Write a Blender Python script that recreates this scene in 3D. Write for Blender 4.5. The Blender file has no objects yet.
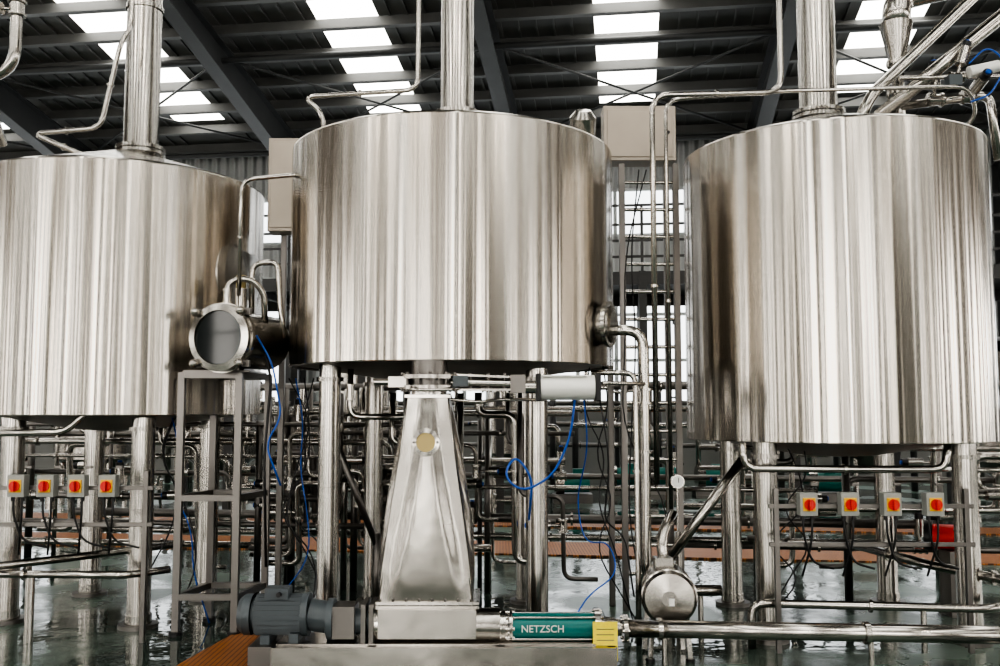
import bpy, math, random
from mathutils import Vector, Matrix
random.seed(7)
SC = bpy.context.scene
A = math.radians(7.8)
CA, SA = math.cos(A), math.sin(A)
def site(u, w, z):            # building grid -> world metres
    return (u*CA + w*SA, -u*SA + w*CA, z)

# ------------------------------------------------------------------ materials
def mat(name, col, metal=0.0, rough=0.5, emis=None, es=0.0, spec=None, noise=None, bump=None, alpha=None, rvar=0.0):
    m = bpy.data.materials.new(name); m.use_nodes = True
    nt = m.node_tree; b = nt.nodes['Principled BSDF']
    b.inputs['Base Color'].default_value = (*col, 1)
    b.inputs['Metallic'].default_value = metal
    b.inputs['Roughness'].default_value = rough
    if spec is not None: b.inputs['Specular IOR Level'].default_value = spec
    if emis:
        b.inputs['Emission Color'].default_value = (*emis, 1)
        b.inputs['Emission Strength'].default_value = es
    tc = nt.nodes.new('ShaderNodeTexCoord')
    if noise:
        sc, amt = noise
        n = nt.nodes.new('ShaderNodeTexNoise'); n.inputs['Scale'].default_value = sc; n.inputs['Detail'].default_value = 5
        nt.links.new(tc.outputs['Object'], n.inputs['Vector'])
        r = nt.nodes.new('ShaderNodeMix'); r.data_type = 'RGBA'
        r.inputs[6].default_value = (*[c*(1-amt) for c in col], 1)
        r.inputs[7].default_value = (*[min(1, c*(1+amt)) for c in col], 1)
        nt.links.new(n.outputs['Fac'], r.inputs[0]); nt.links.new(r.outputs[2], b.inputs['Base Color'])
        if rvar:
            mr = nt.nodes.new('ShaderNodeMapRange'); mr.inputs[3].default_value = rough-rvar; mr.inputs[4].default_value = rough+rvar
            mr.inputs[1].default_value = .35; mr.inputs[2].default_value = .65
            nt.links.new(n.outputs['Fac'], mr.inputs[0]); nt.links.new(mr.outputs[0], b.inputs['Roughness'])
    if bump:
        sc, dist = bump
        n2 = nt.nodes.new('ShaderNodeTexNoise'); n2.inputs['Scale'].default_value = sc
        nt.links.new(tc.outputs['Object'], n2.inputs['Vector'])
        bp = nt.nodes.new('ShaderNodeBump'); bp.inputs['Distance'].default_value = dist
        nt.links.new(n2.outputs['Fac'], bp.inputs['Height']); nt.links.new(bp.outputs[0], b.inputs['Normal'])
    return m

def tank_steel():
    m = bpy.data.materials.new('brushed_tank_steel'); m.use_nodes = True
    nt = m.node_tree; N = nt.nodes; L = nt.links; b = N['Principled BSDF']
    b.inputs['Metallic'].default_value = 1
    b.inputs['Anisotropic'].default_value = 0.85
    b.inputs['Anisotropic Rotation'].default_value = 0.25
    tg = N.new('ShaderNodeTangent'); tg.direction_type = 'RADIAL'; tg.axis = 'Z'
    L.new(tg.outputs[0], b.inputs['Tangent'])
    tc = N.new('ShaderNodeTexCoord'); sp = N.new('ShaderNodeSeparateXYZ'); L.new(tc.outputs['Object'], sp.inputs[0])
    ng = N.new('ShaderNodeMath'); ng.operation = 'MULTIPLY'; ng.inputs[1].default_value = -1; L.new(sp.outputs['Y'], ng.inputs[0])
    at = N.new('ShaderNodeMath'); at.operation = 'ARCTAN2'; L.new(sp.outputs['X'], at.inputs[0]); L.new(ng.outputs[0], at.inputs[1])
    oi = N.new('ShaderNodeObjectInfo')
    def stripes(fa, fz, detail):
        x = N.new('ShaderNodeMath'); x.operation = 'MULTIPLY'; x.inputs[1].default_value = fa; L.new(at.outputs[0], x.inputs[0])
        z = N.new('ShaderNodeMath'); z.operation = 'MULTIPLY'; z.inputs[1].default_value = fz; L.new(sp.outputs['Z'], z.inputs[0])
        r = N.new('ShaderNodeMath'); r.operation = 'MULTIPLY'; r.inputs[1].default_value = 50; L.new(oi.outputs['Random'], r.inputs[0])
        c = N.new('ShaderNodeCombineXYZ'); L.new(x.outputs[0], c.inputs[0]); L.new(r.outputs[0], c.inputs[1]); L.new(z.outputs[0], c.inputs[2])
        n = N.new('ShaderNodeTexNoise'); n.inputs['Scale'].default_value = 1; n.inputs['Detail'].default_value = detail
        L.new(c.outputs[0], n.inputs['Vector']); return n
    wide = stripes(5.0, .04, .8); fine = stripes(42, .05, 1.5)
    b1 = N.new('ShaderNodeBump'); b1.inputs['Distance'].default_value = .055; L.new(wide.outputs['Fac'], b1.inputs['Height'])
    b2 = N.new('ShaderNodeBump'); b2.inputs['Distance'].default_value = .0007; L.new(fine.outputs['Fac'], b2.inputs['Height']); L.new(b1.outputs[0], b2.inputs['Normal'])
    L.new(b2.outputs[0], b.inputs['Normal'])
    mx = N.new('ShaderNodeMix'); mx.data_type = 'RGBA'; mx.inputs[6].default_value = (.47, .43, .38, 1); mx.inputs[7].default_value = (.66, .625, .58, 1)  # tint bands put into the base colour to imitate dark and bright reflections
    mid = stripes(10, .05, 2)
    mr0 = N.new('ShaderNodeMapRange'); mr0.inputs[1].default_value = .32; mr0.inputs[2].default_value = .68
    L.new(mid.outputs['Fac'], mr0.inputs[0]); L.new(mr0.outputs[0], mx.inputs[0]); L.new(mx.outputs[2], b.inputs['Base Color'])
    mr = N.new('ShaderNodeMapRange'); mr.inputs[1].default_value = .3; mr.inputs[2].default_value = .7
    mr.inputs[3].default_value = .19; mr.inputs[4].default_value = .26
    L.new(mid.outputs['Fac'], mr.inputs[0]); L.new(mr.outputs[0], b.inputs['Roughness'])
    return m
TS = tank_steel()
ST = mat('polished_steel', (.46, .44, .41), 1, .20, noise=(3, .06), rvar=.02)
SH = mat('satin_steel_sheet', (.36, .345, .32), 1, .24, noise=(2, .08), rvar=.03, bump=(3, .008))
SF = mat('frame_steel', (.19, .18, .17), 1, .33, noise=(3, .1))
SD = mat('dull_steel', (.19, .18, .17), 1, .38, noise=(5, .25))
SK = mat('dark_steel', (.07, .07, .07), .5, .5, noise=(4, .3))
GM = mat('grey_motor_paint', (.075, .09, .10), .1, .4, noise=(9, .15))
TE = mat('teal_paint', (.0, .15, .14), 0, .3, noise=(5, .1))
BK = mat('black_rubber', (.012, .012, .013), 0, .45, noise=(8, .2))
WH = mat('white_plastic', (.75, .74, .70), 0, .35, noise=(6, .05))
ALU = mat('aluminium', (.80, .80, .77), .2, .4, noise=(6, .05))
RD = mat('red_knob', (.62, .02, .012), 0, .35, noise=(8, .1))
YL = mat('yellow_plate', (.75, .45, .03), 0, .45, noise=(8, .08))
TAG = mat('yellow_tag', (.85, .70, .05), 0, .5, noise=(60, .15))
CR = mat('grey_enclosure', (.32, .33, .31), 0, .45, noise=(8, .06))
BL = mat('blue_hose', (.01, .09, .42), 0, .35, noise=(8, .1))
GR = mat('green_motor', (.0, .16, .13), 0, .4, noise=(8, .1))
BR = mat('brass', (.30, .24, .11), .6, .35, noise=(8, .1))
GL = mat('dark_sight_glass', (.02, .024, .025), 0, .05, noise=(8, .1), spec=.3)
DI = mat('white_dial', (.8, .8, .78), 0, .3, noise=(8, .03))
BEAM = mat('painted_beam', (.065, .067, .068), 0, .5, noise=(2, .2))
PUR = mat('purlin_steel', (.16, .16, .155), .2, .5, noise=(2, .2))
ROOF = mat('roof_sheet', (.15, .15, .145), .1, .6, noise=(1, .25))
SKY = mat('skylight_panel', (.5, .5, .46), 0, .5, emis=(1, .985, .93), es=6.5)
WIN = mat('window_daylight', (.5, .5, .5), 0, .3, emis=(.93, .97, 1), es=2.6)
WIN_ADD = mat('front_window_daylight', (.5, .5, .5), 0, .3, emis=(1, .955, .89), es=9.0)  # unseen glowing panes, added to put bright bands in the tank reflections
FRM = mat('window_frame', (.5, .52, .52), 0, .4, noise=(4, .05))
CW = mat('concrete_wall', (.22, .22, .21), 0, .8, noise=(1.2, .2))
BOX = mat('cabinet_steel', (.36, .32, .275), .6, .38, noise=(3, .15))

def siding(name, col):
    m = mat(name, col, .1, .5)
    nt = m.node_tree; N = nt.nodes; L = nt.links
    tc = N.new('ShaderNodeTexCoord'); w = N.new('ShaderNodeTexWave'); w.inputs['Scale'].default_value = 1.2; w.wave_profile = 'SIN'
    L.new(tc.outputs['Object'], w.inputs['Vector'])
    bp = N.new('ShaderNodeBump'); bp.inputs['Distance'].default_value = .08; L.new(w.outputs['Fac'], bp.inputs['Height']); L.new(bp.outputs[0], N['Principled BSDF'].inputs['Normal'])
    return m
SID = siding('corrugated_siding', (.48, .49, .49)); SIDD = siding('dark_siding', (.085, .065, .048))
def floor_mat():
    m = mat('wet_epoxy_floor', (.12, .15, .13), 0, .2)
    nt = m.node_tree; N = nt.nodes; L = nt.links; b = N['Principled BSDF']
    tc = N.new('ShaderNodeTexCoord')
    n = N.new('ShaderNodeTexNoise'); n.inputs['Scale'].default_value = .7; n.inputs['Detail'].default_value = 5; L.new(tc.outputs['Object'], n.inputs['Vector'])
    cr = N.new('ShaderNodeValToRGB'); cr.color_ramp.elements[0].position = .42; cr.color_ramp.elements[0].color = (.030, .045, .038, 1)
    cr.color_ramp.elements[1].position = .62; cr.color_ramp.elements[1].color = (.11, .16, .13, 1); L.new(n.outputs['Fac'], cr.inputs[0]); L.new(cr.outputs[0], b.inputs['Base Color'])
    mr = N.new('ShaderNodeMapRange'); mr.inputs[1].default_value = .46; mr.inputs[2].default_value = .58; mr.inputs[3].default_value = .03; mr.inputs[4].default_value = .30
    L.new(n.outputs['Fac'], mr.inputs[0]); L.new(mr.outputs[0], b.inputs['Roughness'])
    n2 = N.new('ShaderNodeTexNoise'); n2.inputs['Scale'].default_value = 5; L.new(tc.outputs['Object'], n2.inputs['Vector'])
    bp = N.new('ShaderNodeBump'); bp.inputs['Distance'].default_value = .004; L.new(n2.outputs['Fac'], bp.inputs['Height']); L.new(bp.outputs[0], b.inputs['Normal'])
    return m
FL = floor_mat()
def grate_mat():
    m = mat('rusty_orange_grating', (.42, .15, .04), 0, .5)
    nt = m.node_tree; N = nt.nodes; L = nt.links; b = N['Principled BSDF']
    tc = N.new('ShaderNodeTexCoord'); br = N.new('ShaderNodeTexBrick'); br.inputs['Scale'].default_value = 14; br.offset = 0
    br.inputs['Color1'].default_value = (.58, .22, .045, 1); br.inputs['Color2'].default_value = (.48, .17, .045, 1); br.inputs['Mortar'].default_value = (.10, .04, .015, 1)
    br.inputs['Mortar Size'].default_value = .06
    L.new(tc.outputs['Object'], br.inputs['Vector']); L.new(br.outputs['Color'], b.inputs['Base Color']); return m
GRT = grate_mat()

# ------------------------------------------------------------------ mesh builder
class Mesh:
    def __init__(s, name, origin=(0, 0, 0)):
        s.name = name; s.o = Vector(origin); s.v = []; s.f = []; s.mi = []; s.sm = []; s.mats = []
    def _m(s, m):
        if m not in s.mats: s.mats.append(m)
        return s.mats.index(m)
    def face(s, idx, m, smooth): s.f.append(idx); s.mi.append(s._m(m)); s.sm.append(smooth)
    def ring(s, c, a, b, r, n):
        k = len(s.v)
        for i in range(n):
            t = 2*math.pi*i/n; s.v.append(c + a*(math.cos(t)*r) + b*(math.sin(t)*r))
        return k
    @staticmethod
    def frame(d):
        d = d.normalized(); h = Vector((0, 0, 1)) if abs(d.z) < .9 else Vector((1, 0, 0))
        a = h.cross(d).normalized(); return a, d.cross(a)
    def cap(s, c, a, b, r, n, m, flip):
        k = s.ring(c, a, b, r, n); idx = list(range(k, k+n)); s.face(idx[::-1] if flip else idx, m, False)
    def cyl(s, p0, p1, r, m, r1=None, n=20, caps=True):
        p0 = Vector(p0); p1 = Vector(p1); r1 = r if r1 is None else r1; a, b = s.frame(p1-p0)
        k0 = s.ring(p0, a, b, r, n); k1 = s.ring(p1, a, b, r1, n)
        for i in range(n):
            j = (i+1) % n; s.face([k0+i, k0+j, k1+j, k1+i], m, True)
        if caps: s.cap(p0, a, b, r, n, m, True); s.cap(p1, a, b, r1, n, m, False)
        return s
    def lathe(s, c, axis, prof, m, n=48, smooth=True):
        c = Vector(c); ax = Vector(axis).normalized(); a, b = s.frame(ax)
        for (r0, z0), (r1, z1) in zip(prof, prof[1:]):
            k0 = s.ring(c+ax*z0, a, b, max(r0, 1e-4), n); k1 = s.ring(c+ax*z1, a, b, max(r1, 1e-4), n)
            for i in range(n):
                j = (i+1) % n; s.face([k0+i, k0+j, k1+j, k1+i], m, smooth)
        return s
    def tube(s, pts, r, m, bend=.12, n=12, seg=5):
        P = [Vector(p) for p in pts]; path = [P[0]]
        for i in range(1, len(P)-1):
            p, q, t = P[i-1], P[i], P[i+1]
            l = min(bend, (q-p).length*.49, (t-q).length*.49)
            s0 = q+(p-q).normalized()*l; s1 = q+(t-q).normalized()*l
            for k in range(seg+1):
                x = k/seg; path.append(s0*(1-x)**2 + q*2*x*(1-x) + s1*x*x)
        path.append(P[-1]); pp = [path[0]]
        for p in path[1:]:
            if (p-pp[-1]).length > 1e-4: pp.append(p)
        path = pp
        T = [(path[min(i+1, len(path)-1)]-path[max(i-1, 0)]).normalized() for i in range(len(path))]
        a, b = s.frame(T[0]); ks = []
        for i, p in enumerate(path):
            if i:
                q = T[i-1].rotation_difference(T[i]); a = (q @ a).normalized(); b = T[i].cross(a).normalized()
            ks.append(s.ring(p, a, b, r, n))
        for k0, k1 in zip(ks, ks[1:]):
            for i in range(n):
                j = (i+1) % n; s.face([k0+i, k0+j, k1+j, k1+i], m, True)
        s.face(list(range(ks[0], ks[0]+n))[::-1], m, False); s.face(list(range(ks[-1], ks[-1]+n)), m, False)
        return s
    def hexa(s, c8, m):
        k = len(s.v); s.v += [Vector(c) for c in c8]
        for f in ((0, 3, 2, 1), (4, 5, 6, 7), (0, 1, 5, 4), (1, 2, 6, 5), (2, 3, 7, 6), (3, 0, 4, 7)): s.face([k+i for i in f], m, False)
        return s
    def box(s, c, sz, m, rz=0.0):
        R = Matrix.Rotation(rz, 3, 'Z'); c = Vector(c); x, y, z = [q/2 for q in sz]
        return s.hexa([c + R @ Vector(p) for p in ((-x, -y, -z), (x, -y, -z), (x, y, -z), (-x, y, -z), (-x, -y, z), (x, -y, z), (x, y, z), (-x, y, z))], m)
    def beam(s, p0, p1, w, h, m):
        p0 = Vector(p0); p1 = Vector(p1); a, b = s.frame(p1-p0); a = a*w/2; b = b*h/2
        return s.hexa([p0-a-b, p0+a-b, p0+a+b, p0-a+b, p1-a-b, p1+a-b, p1+a+b, p1-a+b], m)
    def flange(s, c, ax, r, t, m, bolts=8, bm=None):
        c = Vector(c); ax = Vector(ax).normalized(); s.cyl(c-ax*t/2, c+ax*t/2, r, m, n=28)
        a, b = s.frame(ax)
        for i in range(bolts):
            q = c + a*math.cos(2*math.pi*i/bolts)*r*.85 + b*math.sin(2*math.pi*i/bolts)*r*.85
            s.cyl(q-ax*(t/2+.012), q+ax*(t/2+.012), .012, bm or m, n=6)
        return s
    def sphere(s, c, r, m, n=16):
        pr = [(r*math.sin(math.pi*i/8), -r*math.cos(math.pi*i/8)) for i in range(9)]
        return s.lathe(c, (0, 0, 1), pr, m, n)
    def valve(s, c, ax, r, m=None, act=True, up=(0, 0, 1)):
        """butterfly valve with clamp ferrules and a pneumatic head"""
        c = Vector(c); ax = Vector(ax).normalized(); up = Vector(up)
        for d in (-.05, .05): s.cyl(c+ax*(d-.008), c+ax*(d+.008), r*1.6, m or ST, n=16)
        s.cyl(c-ax*.045, c+ax*.045, r*1.25, m or ST, n=16)
        if act:
            s.cyl(c, c+up*.12, .014, ST, n=8); s.cyl(c+up*.11, c+up*.26, .045, ST, n=16); s.cyl(c+up*.26, c+up*.31, .036, BK, n=16); s.cyl(c+up*.31, c+up*.325, .02, BL, n=10)
        return s
    def done(s, bevel=None):
        me = bpy.data.meshes.new(s.name); me.from_pydata([tuple(v-s.o) for v in s.v], [], s.f)
        for m in s.mats: me.materials.append(m)
        me.polygons.foreach_set('material_index', s.mi); me.polygons.foreach_set('use_smooth', s.sm); me.update()
        ob = bpy.data.objects.new(s.name, me); ob.location = s.o; SC.collection.objects.link(ob)
        if bevel:
            bv = ob.modifiers.new('bevel', 'BEVEL'); bv.width = bevel; bv.segments = 2; bv.limit_method = 'ANGLE'; bv.angle_limit = math.radians(50)
        return ob

# ------------------------------------------------------------------ building shell
U0, U1, W0, W1, EZ, SL = -27.0, 21.3, -15.0, 25.0, 9.0, .169
def sbox(M, u0, u1, w0, w1, z0, z1, m):
    M.hexa([site(u0, w0, z0), site(u1, w0, z0), site(u1, w1, z0), site(u0, w1, z0), site(u0, w0, z1), site(u1, w0, z1), site(u1, w1, z1), site(u0, w1, z1)], m)
def rz(w): return EZ + SL*((W1-w) if w > 5 else (w-W0))
M = Mesh('floor'); sbox(M, U0-.3, U1+.3, W0-.3, W1+.3, -.2, 0, FL); M.done()

RAFT = [-2.87+6.05*k for k in range(-4, 4)]
wins = [(r+.5, r+5.55) for r in RAFT[:-1]]
k = 1
# back wall: two window bands
M = Mesh('wall_back')
for z0, z1, mm in ((0, 1.7, CW), (5.3, 6.2, SID), (7.5, 9.05, SID)): sbox(M, U0, U1, W1, W1+.15, z0, z1, mm)
u = U0
for (a, b) in wins + [(U1, U1)]:
    for z0, z1 in ((1.7, 5.3), (6.2, 7.5)):
        if a > u: sbox(M, u, a, W1, W1+.15, z0, z1, SID)
    u = b
M.done()
for (a, b) in wins:
    M = Mesh('window_%d' % k); k += 1
    for z0, z1 in ((1.7, 5.3), (6.2, 7.5)):
        sbox(M, a, b, W1+.09, W1+.11, z0, z1, WIN)
        for i in range(6):
            x = a+(b-a)*i/5; sbox(M, x-.05, x+.05, W1-.04, W1+.04, z0, z1, FRM)
        for zz in ([z0, z1-.08] + ([2.9, 4.1] if z0 < 3 else [])): sbox(M, a, b, W1-.04, W1+.04, zz, zz+.08, FRM)
    M.done()
# front wall (behind the photographer): dark siding with added glowing openings for tank reflections
fw = [(-24, -21.5), (-17, -15.2), (-11.5, -8.2), (-5.6, -4.6), (-2.2, .6), (3.6, 4.4), (7.2, 10.8), (14, 16)]
M = Mesh('wall_front')
sbox(M, U0, U1, W0-.15, W0, 0, .3, CW); sbox(M, U0, U1, W0-.15, W0, 6.6, 9.05, SIDD)
u = U0
for (a, b) in fw + [(U1, U1)]:
    if a > u: sbox(M, u, a, W0-.15, W0, .3, 6.6, SIDD)
    u = b
M.done()
for (a, b) in fw:
    M = Mesh('window_%d' % k); k += 1
    sbox(M, a, b, W0-.11, W0-.09, .3, 6.6, WIN_ADD)
    for x in (a, (a+b)/2, b): sbox(M, x-.05, x+.05, W0-.04, W0+.04, .3, 6.6, FRM)
    for zz in (.3, 2.4, 4.5, 6.52): sbox(M, a, b, W0-.04, W0+.04, zz, zz+.08, FRM)
    M.done()
for nm, u, d in (('wall_left', U0, -.15), ('wall_right', U1, .15)):
    M = Mesh(nm)
    lo, hi = min(u, u+d), max(u, u+d)
    sbox(M, lo, hi, W0, W1, 0, 1.2, CW); sbox(M, lo, hi, W0, W1, 5.3, 9.1, SIDD)
    ys = [W0+5*i for i in range(9)]
    for i, y in enumerate(ys[:-1]):
        sbox(M, lo, hi, y, y+3.0, 1.2, 5.3, SIDD)
    M.hexa([site(lo, W0, 9.1), site(hi, W0, 9.1), site(hi, W1, 9.1), site(lo, W1, 9.1), site(lo, 4.9, rz(5)), site(hi, 4.9, rz(5)), site(hi, 5.1, rz(5)), site(lo, 5.1, rz(5))], SIDD)
    M.done()
    M = Mesh('window_%d' % k); k += 1  # unseen side panes, their glow added for the tank reflections
    for i, y in enumerate(ys[:-1]):
        sbox(M, u+d*.6-.01, u+d*.6+.01, y+3.0, y+5, 1.2, 5.3, WIN_ADD)
        for q in range(3): sbox(M, u-.03, u+.03, y+3.0+q-.04, y+3.0+q+.04, 1.2, 5.3, FRM)
    M.done()
# roof: sheet + skylight strips + purlins + rafters  -> ceiling
M = Mesh('ceiling')
SKC = [-23.5, -17.3, -11.2, -5.9, 0.0, 5.45, 11.8, 18]
def slab(u0, u1, w0, w1, th, m):
    M.hexa([site(u0, w0, rz(w0)), site(u1, w0, rz(w0)), site(u1, w1, rz(w1)), site(u0, w1, rz(w1)),
            site(u0, w0, rz(w0)+th), site(u1, w0, rz(w0)+th), site(u1, w1, rz(w1)+th), site(u0, w1, rz(w1)+th)], m)
for (wa, wb, sa, sb) in ((5.0, 25.4, 7.0, 23.3), (-15.4, 4.999, -13.5, 3.0)):
    u = U0-.2
    slab(U0-.2, U1+.2, wa, sa, .05, ROOF); slab(U0-.2, U1+.2, sb, wb, .05, ROOF)
    for c in SKC:
        slab(u, c-.68, sa, sb, .05, ROOF); slab(c-.68, c+.68, sa, sb, .03, SKY); u = c+.68
    slab(u, U1+.2, sa, sb, .05, ROOF)
x = U0
while x < U1:                       # sheet ribs
    if min(abs(x-c) for c in SKC) > .8: M.beam(site(x, 5.1, rz(5.1)-.02), site(x, 25, rz(25)-.02), .05, .05, ROOF)
    x += .38
M.done()
M = Mesh('roof_steel_frame')
w = 5.6
while w < 25:
    z = rz(w)-.14
    M.hexa([site(U0, w-.04, z-.11), site(U1, w-.04, z-.11), site(U1, w+.04, z-.11), site(U0, w+.04, z-.11), site(U0, w-.04, z+.11), site(U1, w-.04, z+.11), site(U1, w+.04, z+.11), site(U0, w+.04, z+.11)], PUR)
    sbox(M, U0, U1, w-.12, w+.04, z-.13, z-.10, PUR)
    w += 1.12
w = 4
while w > -15:
    sbox(M, U0, U1, w-.04, w+.04, rz(w)-.25, rz(w)-.03, PUR); w -= 1.5
for u in RAFT:
    for wa, wb, da, db in ((5, 17, .5, .55), (17, 25, .55, .95), (5, -7, .5, .55), (-7, -15, .55, .95)):
        za, zb = rz(wa+.001)-.27, rz(wb)-.27
        M.hexa([site(u-.03, wa, za-da), site(u+.03, wa, za-da), site(u+.03, wb, zb-db), site(u-.03, wb, zb-db), site(u-.03, wa, za), site(u+.03, wa, za), site(u+.03, wb, zb), site(u-.03, wb, zb)], BEAM)
        for q0, q1 in ((0, 0), (-da, -db)):
            M.hexa([site(u-.17, wa, za+q0-.03), site(u+.17, wa, za+q0-.03), site(u+.17, wb, zb+q1-.03), site(u-.17, wb, zb+q1-.03), site(u-.17, wa, za+q0), site(u+.17, wa, za+q0), site(u+.17, wb, zb+q1), site(u-.17, wb, zb+q1)], BEAM)
    for wc in (24.6, -14.6):
        sbox(M, u-.17, u+.17, wc-.3, wc-.26, 0, 8.9, BEAM); sbox(M, u-.17, u+.17, wc+.3, wc+.34, 0, 8.9, BEAM); sbox(M, u-.03, u+.03, wc-.28, wc+.32, 0, 8.9, BEAM)
for i, u in enumerate(RAFT[:-1]):     # bracing rods and tie tubes
    M.cyl(site(u, 19.5, rz(19.5)-.5), site(u+6.05, 24.2, rz(24.2)-.5), .03, BEAM, n=8)
    M.cyl(site(u+6.05, 19.5, rz(19.5)-.5), site(u, 24.2, rz(24.2)-.5), .03, BEAM, n=8)
for w in (14, 19.5, 24.2): M.cyl(site(U0, w, rz(w)-.55), site(U1, w, rz(w)-.55), .07, BEAM, n=10)
M.done()
# floor gratings
M = Mesh('floor_grating'); sbox(M, -20, 12, 10.9, 11.95, 0.001, .02, GRT); sbox(M, -20, 12, 13.5, 14.2, .001, .02, GRT)
sbox(M, -2.90, -2.42, 3.0, 7.15, .001, .02, GRT); M.done()

# ------------------------------------------------------------------ brewing tanks
def tank(cx, cy, R, zb, zt, legs, lr, stack, sr):
    T = Mesh('brewing_tank', (cx, cy, 0))
    c = (cx, cy, 0)
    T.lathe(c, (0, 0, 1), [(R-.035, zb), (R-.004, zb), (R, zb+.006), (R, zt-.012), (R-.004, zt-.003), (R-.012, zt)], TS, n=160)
    T.lathe(c, (0, 0, 1), [(R-.012, zt), (R-.03, zt), (R-.05, zt+.02), (sr+.1, zt+.30), (sr+.02, zt+.31)], SH, n=96)
    T.lathe(c, (0, 0, 1), [(0, zb-.14), (.3, zb-.12), (R-.3, zb-.02), (R-.1, zb+.015), (R-.035, zb+.02), (R-.035, zb)], SD, n=96)
    for dx, dy in legs:
        T.cyl((cx+dx, cy+dy, 0.03), (cx+dx, cy+dy, zb+.03), lr, ST, n=28)
        T.cyl((cx+dx, cy+dy, 0), (cx+dx, cy+dy, .03), lr*1.7, SD, n=28)
        T.cyl((cx+dx, cy+dy, .03), (cx+dx, cy+dy, .10), lr*1.12, SH, n=28)
        T.cyl((cx+dx, cy+dy, zb-.12), (cx+dx, cy+dy, zb-.09), lr*1.25, SH, n=28)
        T.cyl((cx+dx, cy+dy, zb*.55), (cx+dx, cy+dy, zb*.55+.012), lr*1.04, SH, n=28)
    sx, sy = cx+stack[0], cy+stack[1]
    T.flange((sx, sy, zt+.33), (0, 0, 1), sr+.06, .03, ST, 12); T.flange((sx, sy, zt+.37), (0, 0, 1), sr+.06, .03, ST, 12)
    T.cyl((sx, sy, zt+.2), (sx, sy, rz(cy)-.05), sr, ST, n=40)
    T.cyl((sx, sy, zt+1.6), (sx, sy, zt+1.64), sr+.012, ST, n=40)
    return T
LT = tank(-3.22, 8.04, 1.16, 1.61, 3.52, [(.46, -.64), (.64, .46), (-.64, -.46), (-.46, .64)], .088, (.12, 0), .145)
# side manway on the left tank
LT.lathe((-2.17, 7.75, 2.75), (1, -.25, 0), [(.34, -.12), (.34, .03), (.28, .06), (.0, .1)], SH, n=40)
LT.done()
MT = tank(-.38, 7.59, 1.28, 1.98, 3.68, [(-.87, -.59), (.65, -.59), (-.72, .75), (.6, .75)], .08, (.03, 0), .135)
MT.lathe((.62, 6.98, 3.78), (.0, -.5, .9), [(.0, .12), (.06, .11), (.10, .06), (.1, -.1)], SH, n=24)
MT.lathe((.80, 7.02, 2.28), (.9, -.4, 0), [(.14, -.1), (.14, .04), (.1, .05), (0, .05)], SH, n=28)
MT.lathe((.74, 6.98, 2.28), (.9, -.4, 0), [(.17, .05), (.17, .08), (.14, .08)], ST, n=28)
MT.done()
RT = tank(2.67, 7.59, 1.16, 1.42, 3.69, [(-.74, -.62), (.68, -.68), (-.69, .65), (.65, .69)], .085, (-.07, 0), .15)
RT.done()

# ------------------------------------------------------------------ spent grain chute + valve + actuator
G = Mesh('grain_discharge_chute')
cx, cy = -.475, 6.38
# tapered four-sided chute; every side has a raised centre panel that widens toward the outlet
NS, NT = 16, 24
for side in range(4):
    rot = Matrix.Rotation(math.pi/2*side, 3, 'Z'); k0 = len(G.v)
    for it in range(NT+1):
        t = it/NT; z = 1.74-1.31*t
        tt = t*t*(3-2*t)*.35+t*.65
        wx = .135+.165*tt; wy = .125+.085*tt
        if side % 2: wx, wy = wy, wx
        for i_ in range(NS+1):
            s_ = -1+2*i_/NS
            cw = .30+.62*t
            e = max(0, min(1, (cw-abs(s_))/.22)); e = e*e*(3-2*e)
            env = max(0, math.sin(math.pi*min(1, t*1.02)))
            bul = .040*e*env**.6 + .010*(1-s_*s_)*env
            p_ = rot @ Vector((s_*wx, -wy-bul, 0))
            G.v.append(Vector((cx+p_.x, cy+p_.y, z)))
    for it in range(NT):
        for i_ in range(NS):
            a_ = k0+it*(NS+1)+i_; G.face([a_, a_+NS+1, a_+NS+2, a_+1], SH, True)
for s_ in (-1, 1):   # welded corner seams
    G.tube([(cx+s_*.135, cy-.127, 1.74), (cx+s_*.20, cy-.155, 1.1), (cx+s_*.30, cy-.21, .43)], .006, ST, n=8)
G.box((cx+.01, cy, .425), (.66, .46, .02), ST); G.box((cx+.01, cy, .40), (.66, .46, .02), ST)
for i in range(8):
    G.cyl((cx-.29+.083*i, cy-.215, .38), (cx-.29+.083*i, cy-.215, .45), .009, SD, n=6)
G.box((cx, cy, 1.74), (.30, .28, .02), ST)
G.cyl((cx, cy, 1.74), (cx, cy, 1.80), .12, ST, n=32)
G.flange((cx, cy, 1.80), (0, 0, 1), .20, .025, SH, 14, SD); G.cyl((cx, cy, 1.80), (cx, cy, 1.87), .15, SD, n=32); G.flange((cx, cy, 1.87), (0, 0, 1), .20, .025, SH, 14, SD)
for i in range(12):      # clamp bolts through both flanges
    t = math.pi*i/6+.2; G.cyl((cx+math.cos(t)*.182, cy+math.sin(t)*.182, 1.77), (cx+math.cos(t)*.182, cy+math.sin(t)*.182, 1.90), .010, SD, n=8)
G.cyl((cx, cy, 1.87), (cx, cy, 1.98), .12, SD, n=32)
G.box((cx-.20, cy-.08, 1.835), (.12, .09, .07), SH); G.cyl((cx-.26, cy-.08, 1.835), (cx-.36, cy-.08, 1.835), .022, ST, n=12)
G.tube([(cx-.1, cy-.2, 1.80), (cx-.1, cy-.26, 1.78), (cx+.16, cy-.26, 1.78), (cx+.2, cy-.1, 1.80)], .010, ST, bend=.05, n=8)
G.tube([(cx+.15, cy-.12, 1.72), (cx+.35, cy-.12, 1.70), (cx+.45, cy, 1.72), (.3, 6.5, 1.72)], .012, ST, bend=.05, n=8)
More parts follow.
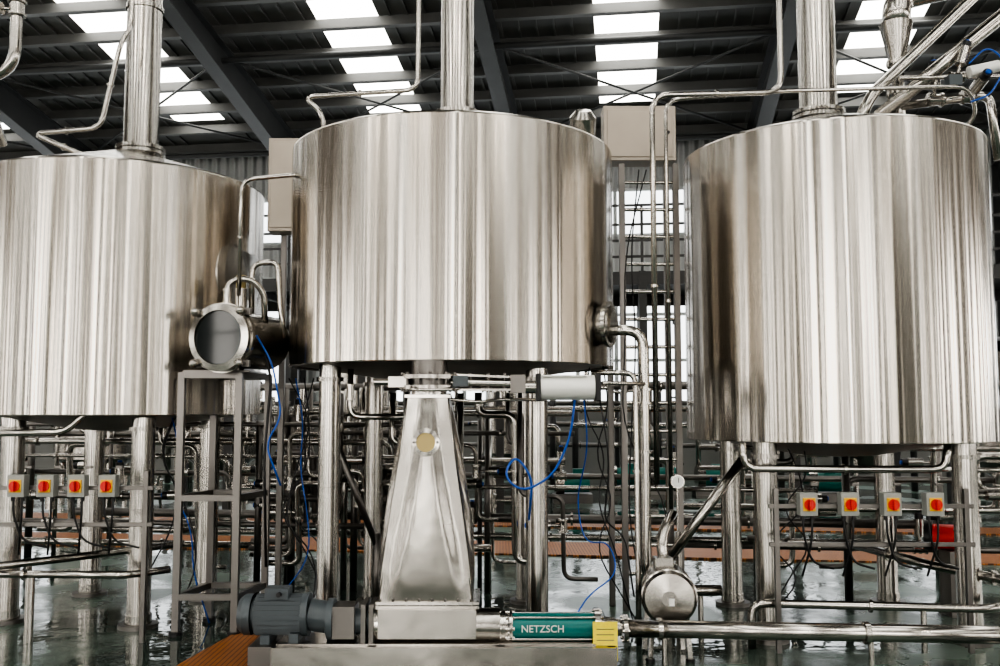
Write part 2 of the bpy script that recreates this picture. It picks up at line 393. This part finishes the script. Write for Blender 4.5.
# sight glass on the front face
n = Vector((0, -1, .07)).normalized(); sc = Vector((cx-.005, cy-.185, 1.44))
G.lathe(sc, n, [(.09, -.06), (.09, .02), (.062, .025), (.062, .01)], ST, n=32); G.lathe(sc, n, [(.062, .012), (0, .012)], BR, n=32)
for i in range(6):
    t = math.pi*i/3; q = sc+Vector((math.cos(t)*.077, 0, math.sin(t)*.077)); G.cyl(q, q+n*.035, .009, SD, n=6)
# valve spindle and bracket
G.cyl((cx+.13, cy, 1.835), (.26, cy, 1.82), .026, ST, n=14); G.beam((cx+.16, cy, 1.885), (.10, cy, 1.87), .05, .014, ST); G.beam((cx+.16, cy, 1.785), (.10, cy, 1.785), .05, .014, ST)
G.box((.12, cy, 1.825), (.10, .08, .12), SD)
for xx in (-.2, -.08, .03): G.cyl((xx, cy, 1.775), (xx, cy, 1.895), .012, SD, n=8)
G.box((-.26, cy-.1, 1.84), (.10, .06, .07), GM)
G.done()
Ac = Mesh('pneumatic_actuator')
Ac.cyl((.17, 6.36, 1.80), (.24, 6.36, 1.80), .04, ST, n=20)
Ac.cyl((.26, 6.36, 1.80), (.63, 6.36, 1.80), .084, ALU, n=36); Ac.box((.255, 6.36, 1.80), (.03, .185, .185), BK); Ac.box((.65, 6.36, 1.80), (.035, .185, .185), BK)
Ac.box((.43, 6.30, 1.875), (.3, .03, .012), ALU)
Ac.cyl((.62, 6.36, 1.80), (.72, 6.36, 1.80), .012, ST, n=10); Ac.tube([(.68, 6.36, 1.83), (.82, 6.4, 1.83), (1.0, 6.6, 1.83)], .014, ST)
Ac.done(bevel=.006)
H = Mesh('air_hose')
H.tube([(.5, 6.36, 1.72), (.47, 6.4, 1.45), (.35, 6.45, 1.2), (.15, 6.45, 1.1), (.02, 6.5, 1.2), (.1, 6.55, 1.35), (.22, 6.5, 1.2), (.2, 6.6, .9)], .008, BL, bend=.15, n=8)
H.tube([(.56, 6.36, 1.72), (.6, 6.5, 1.4), (.55, 6.9, 1.0), (.6, 6.9, .7), (.75, 6.6, .75), (.8, 6.5, .55), (.6, 6.5, .42), (.5, 6.3, .33)], .005, BL, bend=.2, n=8)
H.tube([(.66, 6.36, 1.76), (.74, 6.4, 1.3), (.7, 6.5, .9), (.85, 6.55, .8), (.9, 6.5, .4)], .006, BK, bend=.2, n=8)
H.done()

# ------------------------------------------------------------------ progressing cavity pump on skid
P = Mesh('progressive_cavity_pump')
y = 6.22
P.beam((-1.42, y-.17, .12), (.72, y-.17, .12), .06, .12, SH); P.beam((-1.42, y+.2, .12), (.72, y+.2, .12), .06, .12, SH)
for xx in (-1.40, -.8, 0, .70): P.beam((xx, y-.17, .12), (xx, y+.2, .12), .06, .12, ST)
for xx in (-1.3, -.4, .65):
    for yy in (-.17, .2): P.cyl((xx, y+yy, 0), (xx, y+yy, .07), .03, ST, n=12)
P.box((-.4, y+.01, .185), (2.0, .3, .012), ST)
mz = .345
P.cyl((-1.58, y, mz), (-1.24, y, mz), .100, GM, n=32)
for i in range(24):
    t = 2*math.pi*i/24; d = Vector((0, math.cos(t), math.sin(t)))
    P.beam(Vector((-1.56, y, mz))+d*.112, Vector((-1.26, y, mz))+d*.112, .006, .034, GM)
P.lathe((-1.58, y, mz), (-1, 0, 0), [(.128, 0), (.128, .05), (.10, .085), (0, .09)], GM, n=32)
P.cyl((-1.26, y, mz), (-1.22, y, mz), .135, GM, n=32); P.cyl((-1.22, y, mz), (-1.10, y, mz-.02), .10, GM, n=28); P.cyl((-1.10, y, mz-.03), (-1.06, y, mz-.03), .13, GM, n=28)
P.box((-1.42, y-.01, mz+.14), (.15, .13, .07), GM); P.cyl((-1.40, y-.08, mz+.14), (-1.40, y-.11, mz+.14), .015, BK, n=10)
P.box((-1.48, y, .205), (.06, .22, .06), GM); P.box((-1.30, y, .215), (.06, .22, .06), GM); P.box((-1.40, y, .09), (.34, .34, .18), SD)
P.box((-.99, y, .31), (.14, .20, .20), SD); P.cyl((-1.06, y, .30), (-.80, y, .30), .08, GM, n=24); P.box((-.86, y, .30), (.03, .26, .26), SD); P.box((-.81, y, .30), (.03, .26, .26), SD)
P.cyl((-.80, y, .29), (-.72, y, .29), .11, ST, n=28)
P.box((-.46, y+.05, .305), (.62, .34, .18), SH); P.cyl((-.77, y-.0, .28), (-.0, y-.0, .28), .105, SH, n=32)
P.cyl((-.1, y, .27), (.05, y, .27), .085, ST, n=28); P.flange((.02, y, .27), (1, 0, 0), .10, .03, ST, 8); P.flange((.07, y, .27), (1, 0, 0), .10, .02, ST, 8)
P.cyl((.08, y, .27), (.60, y, .27), .082, TE, n=36)
for a in (45, 135, 225, 315):
    t = math.radians(a); P.cyl((.04, y+math.cos(t)*.095, .27+math.sin(t)*.095), (.66, y+math.cos(t)*.095, .27+math.sin(t)*.095), .008, ST, n=8)
P.flange((.62, y, .27), (1, 0, 0), .115, .035, ST, 8); P.cyl((.62, y, .27), (.78, y, .26), .07, ST, n=28, r1=.05); P.flange((.80, y, .255), (1, 0, 0), .09, .025, ST, 6)
P.box((.63, y, .19), (.05, .2, .05), ST)
P.box((.66, y-.130, .205), (.155, .004, .24), TAG); P.tube([(.66, y-.13, .32), (.655, y-.11, .37), (.65, y-.05, .375)], .003, BK, n=6)
for i in range(5): P.box((.66, y-.133, .28-.034*i), (.11, .002, .006), SD)
po = P.done(bevel=.004)
tx = bpy.data.curves.new('maker_label', 'FONT'); tx.body = 'NETZSCH'; tx.size = .062; tx.extrude = .002; tx.align_x = 'CENTER'
to = bpy.data.objects.new('maker_label', tx); to.location = (.27, y-.084, .25); to.rotation_euler = (math.pi/2, 0, 0); to.data.materials.append(WH); SC.collection.objects.link(to)
to.parent = po; 

# big discharge pipe to the right
D = Mesh('discharge_pipe')
D.tube([(.81, 6.22, .255), (2.4, 6.10, .255), (3.9, 5.98, .255)], .055, ST, n=24)
for xx in (1.02, 2.3, 3.2):
    yy = 6.22-.078*(xx-.81)
    D.cyl((xx-.015, yy, .255), (xx+.015, yy, .255), .07, ST, n=24); D.cyl((xx+.03, yy, 0), (xx+.03, yy, .2), .018, ST, n=12); D.cyl((xx+.03, yy, 0), (xx+.03, yy, .012), .05, ST, n=16)
D.done()
# centrifugal pump with stainless motor shroud
C = Mesh('centrifugal_pump')
c0 = Vector((1.12, 6.42, .42)); ax = Vector((-.12, -1, .0)).normalized()
C.cyl(c0-ax*.28, c0+ax*.06, .175, SH, n=40); C.lathe(c0+ax*.06, ax, [(.175, 0), (.16, .03), (.05, .045), (0, .045)], SH, n=40)
C.lathe(c0+ax*.02, ax, [(.176, 0), (.184, .005), (.184, .03), (.176, .035)], ST, n=40)
C.cyl(c0-ax*.28, c0-ax*.38, .12, ST, n=32); C.cyl(c0-ax*.38, c0-ax*.46, .16, ST, n=32)
for s in (-.11, .11):
    C.beam(c0+Vector((s, -.02, -.12)), Vector((c0.x+s*1.2, c0.y-.02, 0.02)), .03, .03, ST); C.beam(c0+Vector((s, .24, -.12)), Vector((c0.x+s*1.2, c0.y+.24, 0.02)), .03, .03, ST)
    C.cyl((c0.x+s*1.2, c0.y-.02, 0), (c0.x+s*1.2, c0.y-.02, .02), .03, BK, n=12)
C.tube([c0-ax*.42+Vector((0, 0, .1)), (1.14, 6.85, .75), (1.26, 7.0, .9)], .04, ST)
C.box(c0+Vector((-.02, .1, .20)), (.12, .12, .08), SH)
C.box(c0+ax*.107+Vector((.03, 0, -.02)), (.07, .003, .045), ALU)
C.done()

# ------------------------------------------------------------------ round manway vessel on stand
V = Mesh('hop_strainer_vessel')
p = Vector((-2.05, 6.95, 2.18)); ax = Vector((-.30, -.95, 0)).normalized(); q = p-ax*.62
V.cyl(q, p, .215, SH, n=40)
V.lathe(p, ax, [(.215, -.02), (.25, -.02), (.25, .03), (.20, .04), (.195, .015)], ST, n=48); V.lathe(p, ax, [(.195, .02), (0, .02)], GL, n=48)
V.lathe(q, -ax, [(.215, 0), (.19, .06), (.1, .1), (0, .11)], SH, n=40)
V.lathe(p, ax, [(.25, -.06), (.26, -.05), (.26, -.02), (.25, -.02)], ST, n=48)
a, b = Mesh.frame(ax)
for i in range(4):
    t = math.pi/4+math.pi/2*i; k1 = p+a*math.cos(t)*.27+b*math.sin(t)*.27
    V.cyl(k1-ax*.07, k1+ax*.04, .014, ST, n=10); V.sphere(k1+ax*.05, .034, ST, 14); V.box(k1-ax*.04, (.06, .04, .05), SD)
for xx, yy in ((-2.38, 7.12), (-1.95, 7.12), (-2.28, 7.6), (-1.85, 7.6)):
    V.beam((xx, yy, .02), (xx, yy, 1.93), .05, .05, SF); V.cyl((xx, yy, 0), (xx, yy, .03), .05, BK, n=14)
def fr_(z):
    L_ = [(-2.38, 7.12, z), (-1.95, 7.12, z), (-1.85, 7.6, z), (-2.28, 7.6, z)]
    for i in range(4): V.beam(L_[i], L_[(i+1) % 4], .045, .045, SF)
for z in (1.91, 1.0, .28): fr_(z)
V.box((-2.12, 7.36, 1.94), (.50, .52, .015), SF)
V.beam((-2.12, 7.2, 1.93), (-2.12, 7.2, 2.02), .3, .04, SF); V.beam((-2.0, 7.5, 1.93), (-2.0, 7.5, 2.02), .3, .04, SF)
V.tube([(-2.06, 7.1, 2.38), (-2.05, 7.1, 2.62), (-1.9, 7.15, 2.65), (-1.80, 7.2, 2.55), (-1.80, 7.25, 2.3)], .024, ST, bend=.08)
V.tube([(-1.92, 7.3, 2.38), (-1.92, 7.3, 2.78), (-1.72, 7.3, 2.80), (-1.70, 7.3, 2.45), (-1.66, 7.3, 2.2)], .022, ST, bend=.08)
V.valve((-2.05, 7.1, 2.50), (0, 0, 1), .026, act=False)
V.cyl((-1.99, 7.25, 2.3), (-1.99, 7.25, 2.58), .045, ST, n=20); V.cyl((-1.99, 7.25, 2.58), (-1.99, 7.25, 2.68), .038, BR, n=20)
V.tube([(-1.8, 7.2, 2.1), (-1.72, 7.15, 1.9), (-1.75, 7.1, 1.3), (-1.72, 7.1, .5)], .01, BK, bend=.1)
V.tube([(-1.8, 7.0, 2.2), (-1.68, 7.0, 2.0), (-1.6, 7.0, 1.6), (-1.72, 7.0, 1.4), (-1.6, 7.0, 1.1)], .007, BL, bend=.1)
V.done()

# ------------------------------------------------------------------ overhead pipes
def pipe(name, pts, r, bend=.12, m=ST, valves=(), ferr=True):
    X = Mesh(name); X.tube(pts, r, m, bend)
    for i, (a, b) in enumerate(zip(pts, pts[1:])):
        a, b = Vector(a), Vector(b)
        if ferr and (b-a).length > .5:
            c = a+(b-a)*.5; d = (b-a).normalized(); X.cyl(c-d*.01, c+d*.01, r*1.5, m, n=14)
    return X
pipe('overhead_pipe', [(-1.34, 7.05, 3.70), (-1.34, 7.05, 3.90), (-1.50, 7.05, 4.02), (-.62, 7.0, 4.06), (-.60, 7.0, 11.5)], .018, .10).done()
pipe('overhead_pipe', [(-3.2, 7.4, 3.62), (-3.72, 7.4, 3.84), (-3.2, 7.45, 3.90), (-3.08, 7.5, 4.62), (-3.0, 7.5, 4.75), (-2.85, 7.5, 11.5)], .020, .10).done()
X = pipe('overhead_pipe', [(-3.62, 6.9, 11.8), (-3.62, 6.9, 4.2), (-3.9, 6.95, 4.1), (-3.9, 7.3, 3.72)], .042, .14); X.valve((-3.62, 6.9, 4.65), (0, 0, 1), .042, up=(-1, 0, 0)); X.done()
X = pipe('overhead_pipe', [(1.17, 7.15, 1.1), (1.17, 7.15, 4.07), (2.17, 7.15, 4.09), (2.15, 7.15, 11.5)], .022, .14); X.done()
X = pipe('overhead_pipe', [(1.30, 7.3, .9), (1.30, 7.3, 4.08), (2.2, 7.2, 4.12), (3.6, 7.1, 4.12), (3.7, 7.2, 3.9), (3.5, 7.4, 3.75)], .016, .12); X.done()
X = pipe('overhead_pipe', [(-1.95, 7.05, 2.5), (-1.95, 7.05, 3.38), (-1.54, 7.05, 3.42), (-1.50, 7.1, 3.42)], .016, .10); X.done()
X = pipe('wort_pipe', [(.74, 7.05, 2.24), (1.06, 7.0, 2.24), (1.06, 7.0, .45), (1.2, 7.0, .35), (1.6, 7.0, .35)], .040, .14); X.valve((1.06, 7, 1.75), (0, 0, 1), .040, act=False); X.cyl((1.45, 7, 0), (1.45, 7, .31), .02, ST); X.done()
X = pipe('wort_pipe', [(.66, 6.9, 1.92), (.98, 6.9, 1.92), (.98, 6.85, .5), (.98, 6.85, 0.0)], .020, .08); X.done()
# exhaust and CIP manifold on the right tank lid
X = Mesh('vapour_manifold')
X.tube([(3.22, 7.5, 3.80), (3.22, 7.5, 4.45)], .05, ST, n=20); X.cyl((3.22, 7.5, 4.42), (3.22, 7.5, 4.78), .055, SH, r1=.13, n=28)
X.tube([(3.22, 7.5, 4.76), (3.24, 7.5, 5.0), (3.7, 7.5, 5.12), (4.6, 7.5, 5.12)], .11, ST, bend=.3, n=24)
X.flange((3.22, 7.5, 4.2), (0, 0, 1), .09, .03, ST, 8); X.flange((3.22, 7.5, 4.45), (0, 0, 1), .085, .03, ST, 8)
X.tube([(2.80, 7.35, 3.85), (2.95, 7.35, 4.15), (3.55, 7.35, 4.72), (4.5, 7.35, 5.62), (5.4, 7.35, 6.5)], .045, ST, bend=.1, n=20)
X.tube([(2.98, 7.3, 3.95), (3.8, 7.3, 4.62), (4.9, 7.3, 5.5), (6, 7.3, 6.3)], .055, ST, bend=.1, n=20)
X.tube([(3.22, 7.45, 4.08), (3.85, 7.3, 4.12), (3.9, 7.3, 3.6)], .035, ST, bend=.08)
X.tube([(3.1, 7.2, 4.22), (3.9, 7.2, 4.24)], .018, ST)
X.valve((3.45, 7.36, 4.1), (1, 0, 0), .035, up=(0, 0, 1)); X.valve((3.7, 7.33, 4.11), (1, 0, 0), .035, up=(0, -1, .3)); X.valve((3.55, 7.2, 4.23), (1, 0, 0), .025, up=(.3, 0, .9))
X.cyl((3.62, 7.15, 4.25), (3.85, 7.15, 4.3), .045, ALU, n=20); X.box((3.5, 7.15, 4.18), (.1, .08, .08), GM)
X.tube([(3.6, 7.1, 4.3), (3.75, 7.1, 4.45), (3.9, 7.1, 4.3), (3.75, 7.1, 4.05), (3.6, 7.1, 4.0)], .007, BL, bend=.1)
X.done()
# cabinets
X = Mesh('electrical_cabinet'); X.box((1.20, 8.1, 4.02), (.62, .22, .48), BOX); X.box((1.20, 7.985, 4.02), (.56, .01, .42), BOX); X.cyl((1.44, 7.98, 4.02), (1.44, 7.96, 4.02), .015, BK)
for s in (-.25, .25): X.beam((1.20+s, 8.18, 0), (1.20+s, 8.18, 4.2), .05, .05, SD)
X.done(bevel=.006)
X = Mesh('electrical_cabinet'); X.box((-1.83, 8.0, 3.55), (.26, .2, .80), BOX); X.box((-1.83, 7.895, 3.55), (.22, .01, .74), BOX); X.beam((-1.86, 8.1, 0), (-1.86, 8.1, 3.9), .05, .05, SD); X.done(bevel=.006)
# ladder
X = Mesh('access_ladder')
for xx in (1.04, 1.50): X.beam((xx, 8.0, 0), (xx, 8.0, 3.75), .05, .05, SF)
for i in range(15): X.cyl((1.04, 8.0, .3+.235*i), (1.50, 8.0, .3+.235*i), .016, ST, n=10)
for z in (1.0, 2.4, 3.6):
    for xx in (1.04, 1.50): X.beam((xx, 8.0, z), (xx, 8.16, z), .03, .03, SF)
X.done()
# isolator switches
def switches(xs, y, z):
    X = Mesh('isolator_switch_panel')
    X.beam((xs[0]-.25, y+.07, z-.02), (xs[-1]+.3, y+.07, z-.02), .03, .03, SD); X.beam((xs[0]-.25, y+.07, z-.28), (xs[-1]+.3, y+.07, z-.28), .03, .03, SD)
    for e in (xs[0]-.2, xs[-1]+.25): X.beam((e, y+.07, 0), (e, y+.07, z+.1), .035, .035, SD)
    for x in xs:
        X.box((x, y+.02, z), (.12, .085, .155), CR); X.box((x, y-.027, z), (.085, .012, .09), YL); X.cyl((x, y-.03, z), (x, y-.045, z), .038, RD, n=24); X.box((x, y-.055, z), (.022, .03, .072), RD)
        X.tube([(x-.03, y+.02, z-.08), (x-.03, y+.02, z-.2), (x+.03, y+.05, z-.4), (x+.2, y+.1, z-.45)], .008, BK, bend=.08, n=8)
        X.tube([(x+.03, y+.02, z-.08), (x+.03, y+.02, z-.25), (x-.02, y+.1, z-.5)], .008, BK, bend=.08, n=8)
        for k_ in (-.035, .035): X.cyl((x+k_, y+.02, z-.08), (x+k_, y+.02, z-.11), .014, BK, n=10)
        X.box((x+.06, y+.05, z+.13), (.05, .03, .02), SD)
    X.done(bevel=.003)
switches([-3.45, -3.24, -3.02, -2.80], 6.85, 1.11); switches([2.10, 2.38, 2.67, 2.96], 6.55, 1.01)
# ------------------------------------------------------------------ pipework racks under the tanks
def rack(name, runs, posts, w, seed, mats=None):
    mats = mats or [ST, SH, SD]
    rd = random.Random(seed); X = Mesh(name)
    for (ua, ub, z, r) in runs:
        dw = rd.uniform(-.12, .12)
        X.tube([site(ua, w+dw, z), site(ub, w+dw, z)], r, rd.choice(mats), n=14)
        n = int((ub-ua)/.9)
        for i in range(n):
            uu = ua+.3+.9*i+rd.uniform(-.2, .2)
            a_ = Vector(site(uu, w+dw, z)); d = Vector(site(1, 0, 0)).normalized()
            X.cyl(a_-d*.01, a_+d*.01, r*1.5, ST, n=14)
            if rd.random() < .4 : X.valve(a_, d, r, act=rd.random() < .7)
    for (u, z0, z1, r) in posts:
        dw = rd.uniform(-.12, .12)
        X.tube([site(u, w+dw, z0), site(u, w+dw, z1)], r, rd.choice(mats+[SD, SK]), n=12)
    return X
def posts(ua, ub, n, z1, seed, rs=(.02, .045)):
    rd = random.Random(seed); return [(rd.uniform(ua, ub), 0, z1-rd.uniform(0, .25), rd.uniform(*rs)) for _ in range(n)]
def drops(X, ua, ub, w, n, zhi, seed):
    rd = random.Random(seed)
    for _ in range(n):
        u = rd.uniform(ua, ub); z = rd.uniform(.9, zhi); z2 = rd.uniform(.2, .7); ww = w+rd.uniform(-.25, .25); s = rd.choice((-1, 1))*rd.uniform(.2, .5)
        X.tube([site(u, ww, zhi+.1), site(u, ww, z), site(u+s, ww, z), site(u+s, ww+.1, z2), site(u+s*1.8, ww+.1, z2)], rd.uniform(.016, .034), rd.choice([ST, SH, SD]), bend=.09, n=12)
        if rd.random() < .8: X.valve(site(u+s, ww+.05, (z+z2)/2+.1), (0, 0, 1), .028, up=(rd.choice((-1, 1)), 0, 0))
X = rack('left_pipe_rack', [(-7.5, -1.6, 1.52, .022), (-7.5, -2.2, 1.36, .028), (-7.5, -1.6, 1.22, .018), (-7.5, -2.6, .86, .03), (-7.5, -1.6, .62, .025), (-7.5, -3.4, .42, .03)], posts(-7, -2.2, 10, 1.55, 1), 8.35, 3)
drops(X, -7, -2.4, 8.3, 11, 1.5, 5); X.done()
X = rack('middle_pipe_rack', [(-3.4, -.5, 1.62, .028), (-3.4, -.5, 1.44, .022), (-3.4, -.6, 1.18, .034), (-3.6, 1.6, .95, .022), (-5.4, 2.6, .66, .04), (-5.4, 2.6, .50, .028)], posts(-3.3, -1.3, 12, 1.8, 2), 8.7, 4)
drops(X, -3.3, -1.3, 8.6, 14, 1.75, 6); drops(X, -2.6, -.9, 8.2, 7, 1.7, 31); X.done()
X = rack('right_pipe_rack', [(.6, 5.2, 1.32, .026), (.6, 5.2, 1.14, .022), (.4, 5.2, .80, .03), (.4, 5.2, .45, .028)], posts(.9, 3.9, 5, 1.4, 7), 8.75, 8)
drops(X, .8, 3.8, 8.6, 8, 1.3, 9); X.done()
DK = [SD, SD, SK, SH]
X = rack('rear_pipe_rack', [(-9, 6, 1.9, .04), (-9, 6, 1.66, .03), (-9, -2.2, 1.38, .035), (-9, 6, .95, .03), (-9, -2.2, 2.6, .05)], posts(-8.6, -2.0, 12, 2.6, 12, (.02, .05))+posts(-1.6, 5.6, 4, 1.95, 22, (.03, .05)), 10.2, 13, DK)
drops(X, -8.4, -2, 10.1, 12, 1.7, 14); drops(X, -1.6, 5.4, 10.1, 5, 1.6, 15); X.done()
X = rack('far_pipe_rack', [(-14, 8, 2.2, .06), (-14, 8, 1.8, .05), (-14, 8, 1.35, .06), (-14, 8, .9, .05)], posts(-13, 7.5, 16, 2.4, 41, (.04, .08)), 20.6, 42, DK)
drops(X, -12, 6.5, 20.4, 16, 2.1, 43); X.done()
# distinct near pipes
X = pipe('product_pipe', [(-4.2, 6.95, 1.47), (-3.15, 6.95, 1.49), (-3.0, 6.95, 1.66)], .025, .1); X.cyl((-3.9, 6.95, 0), (-3.9, 6.95, 1.47), .02, ST); X.done()
X = pipe('product_pipe', [(-4.2, 7.0, .47), (-2.72, 7.05, .45), (-2.50, 7.3, .45)], .028, .1); X.cyl((-3.4, 7.03, 0), (-3.4, 7.03, .45), .02, ST); X.done()
X = pipe('product_pipe', [(-4.3, 6.3, .52), (-3.3, 7.4, .52), (-2.7, 8.2, .52)], .03, .1); X.cyl((-3.5, 7.18, 0), (-3.5, 7.18, .5), .02, ST); X.done()
X = pipe('product_pipe', [(1.70, 6.72, 1.42), (1.72, 6.72, 1.24), (3.08, 6.62, 1.24), (3.10, 6.62, 1.42)], .026, .1); X.done()
X = pipe('product_pipe', [(1.75, 6.75, .0), (1.75, 6.75, .31), (3.35, 6.6, .30), (3.6, 6.8, .30)], .03, .1); X.cyl((2.9, 6.64, 0), (2.9, 6.64, .3), .02, ST); X.done()
X = pipe('product_pipe', [(2.9, 7.9, .55), (3.2, 7.2, .5), (3.75, 6.4, .45), (4.2, 5.6, .42)], .035, .1); X.cyl((3.72, 6.45, 0), (3.72, 6.45, .45), .02, ST); X.done()
X = Mesh('diagonal_brace_pipe'); X.tube([(1.22, 7.05, .55), (1.80, 7.1, 1.28)], .038, ST, n=18); X.cyl((1.22, 7.05, 0), (1.22, 7.05, .56), .03, ST); X.done()
X = Mesh('diagonal_brace_pipe'); X.tube([(-1.28, 7.35, 1.45), (-.95, 7.45, .6)], .025, SD, n=18); X.tube([(-.95, 7.45, 0), (-.95, 7.45, .7)], .03, SD); X.done()
X = pipe('product_pipe', [(-1.10, 7.0, 1.95), (-1.10, 7.0, 1.60), (-.66, 7.0, 1.60)], .022, .08); X.valve((-1.10, 7, 1.78), (0, 0, 1), .022, act=False); X.done()
X = Mesh('pressure_gauge'); X.cyl((1.32, 7.16, 1.12), (1.32, 7.12, 1.12), .05, ST, n=28); X.cyl((1.32, 7.12, 1.12), (1.32, 7.117, 1.12), .042, DI, n=28); X.box((1.325, 7.115, 1.13), (.005, .003, .035), BK); X.cyl((1.32, 7.14, 1.08), (1.32, 7.14, .75), .01, ST, n=10); X.cyl((1.32, 7.14, .75), (1.32, 7.14, 0), .025, ST, n=14); X.done()
X = Mesh('red_pump_motor'); X.cyl((3.55, 7.9, .62), (3.85, 7.75, .62), .10, RD, n=24); X.cyl((3.5, 7.93, .62), (3.55, 7.9, .62), .12, BK, n=24); X.box((3.7, 7.82, .26), (.2, .2, .52), SD); X.done()
# wires bundle hanging
X = Mesh('cable_bundle')
rd = random.Random(3)
for (bx, by, z0, z1, cnt) in ((-1.55, 7.5, 1.9, .5, 4), (.75, 7.4, 2.0, .6, 2), (1.1, 7.6, 3.6, .8, 2), (-2.6, 7.5, 1.6, .4, 3), (2.2, 7.2, 1.4, .4, 2)):
    for i in range(cnt):
        o = [rd.uniform(-.12, .12) for _ in range(6)]
        X.tube([(bx+o[0], by, z0), (bx+o[1], by, z0*.75+z1*.25), (bx+o[2], by+.05, (z0+z1)/2), (bx+o[3]*2, by, z0*.25+z1*.75), (bx+o[4]*2.5, by, z1), (bx+o[5]*3, by, 0.01)], .006, BL if (bx < -1 and i == 0) else BK, bend=.3, n=6)
X.done()
# ------------------------------------------------------------------ background
X = Mesh('steel_mezzanine')
for u in [-13+2.2*i for i in range(11)]:
    for w in (14.6, 17.6): X.beam(site(u, w, 0), site(u, w, 3.7), .12, .12, SK)
    X.beam(site(u, 14.6, 3.7), site(u, 14.6, 4.8), .04, .04, SK); X.beam(site(u, 14.6, 3.7), site(u, 17.6, 3.7), .1, .16, SK)
for w in (14.6, 17.6): X.beam(site(-13, w, 3.65), site(9, w, 3.65), .1, .18, SK)
for z in (4.0, 4.25, 4.5, 4.8): X.beam(site(-13, 14.6, z), site(9, 14.6, z), .035, .035, SK)
sbox(X, -13, 9, 14.6, 17.6, 3.74, 3.77, SK)
X.done()
for i, (u, w, h, r) in enumerate([(-9.5, 16, 2.6, .7), (-7.2, 16.2, 2.4, .6), (-4.6, 16, 2.6, .6), (-2.4, 19, 2.0, .5), (4.5, 19.2, 2.4, .6), (6.3, 17, 2.6, .7)]):
    X = Mesh('small_process_vessel'); c = site(u, w, 0)
    X.lathe(c, (0, 0, 1), [(0, .45), (r*.5, .55), (r, .8), (r, h), (r*.8, h+.18), (r*.2, h+.28), (0, h+.3)], SH, n=40)
    for t in (.8, 2.4, 3.9, 5.5): X.cyl((c[0]+math.cos(t)*r*.8, c[1]+math.sin(t)*r*.8, 0), (c[0]+math.cos(t)*r*.8, c[1]+math.sin(t)*r*.8, .8), .05, ST)
    X.done()
for i, (u, w) in enumerate([(-.3, 19), (.5, 19.2), (1.4, 19), (2.3, 19.3), (-1.2, 17.2), (3.3, 18)]):
    X = Mesh('green_transfer_pump'); c = Vector(site(u, w, .35))
    X.cyl(c, c+Vector((.45, 0, 0)), .17, GR, n=24); X.cyl(c-Vector((.15, 0, 0)), c, .22, ST, n=24); X.box(c+Vector((.15, 0, -.27)), (.7, .4, .16), SD); X.box(c+Vector((.25, 0, .2)), (.18, .16, .1), GR)
    X.tube([c+Vector((-.1, 0, .2)), c+Vector((-.1, 0, 1.0)), c+Vector((-.9, 0, 1.0))], .05, ST)
    X.done()

# ------------------------------------------------------------------ light, world, camera
wd = bpy.data.worlds.new('overcast_sky'); SC.world = wd; wd.use_nodes = True
wd.node_tree.nodes['Background'].inputs[0].default_value = (.85, .92, 1, 1); wd.node_tree.nodes['Background'].inputs[1].default_value = .6
for i, (u, w) in enumerate([(-9, -3), (-3, -3), (3, -3), (9, -3)]):  # unseen area lights added behind the camera for extra light
    L = bpy.data.lights.new('high_bay_lamp', 'AREA'); L.shape = 'DISK'; L.size = .6; L.energy = 150; L.color = (1, .9, .78)
    o = bpy.data.objects.new('high_bay_lamp', L); o.location = site(u, w, 9.2); SC.collection.objects.link(o)
cam = bpy.data.cameras.new('camera'); cam.sensor_width = 36; cam.lens = 34.2
co = bpy.data.objects.new('camera', cam); co.location = (0, 0, 1.65); co.rotation_euler = (math.radians(90+4.635), 0, 0)
SC.collection.objects.link(co); SC.camera = co
SC.view_settings.view_transform = 'AgX'
try: SC.view_settings.look = 'AgX - High Contrast'
except Exception: pass
SC.view_settings.exposure = -0.1
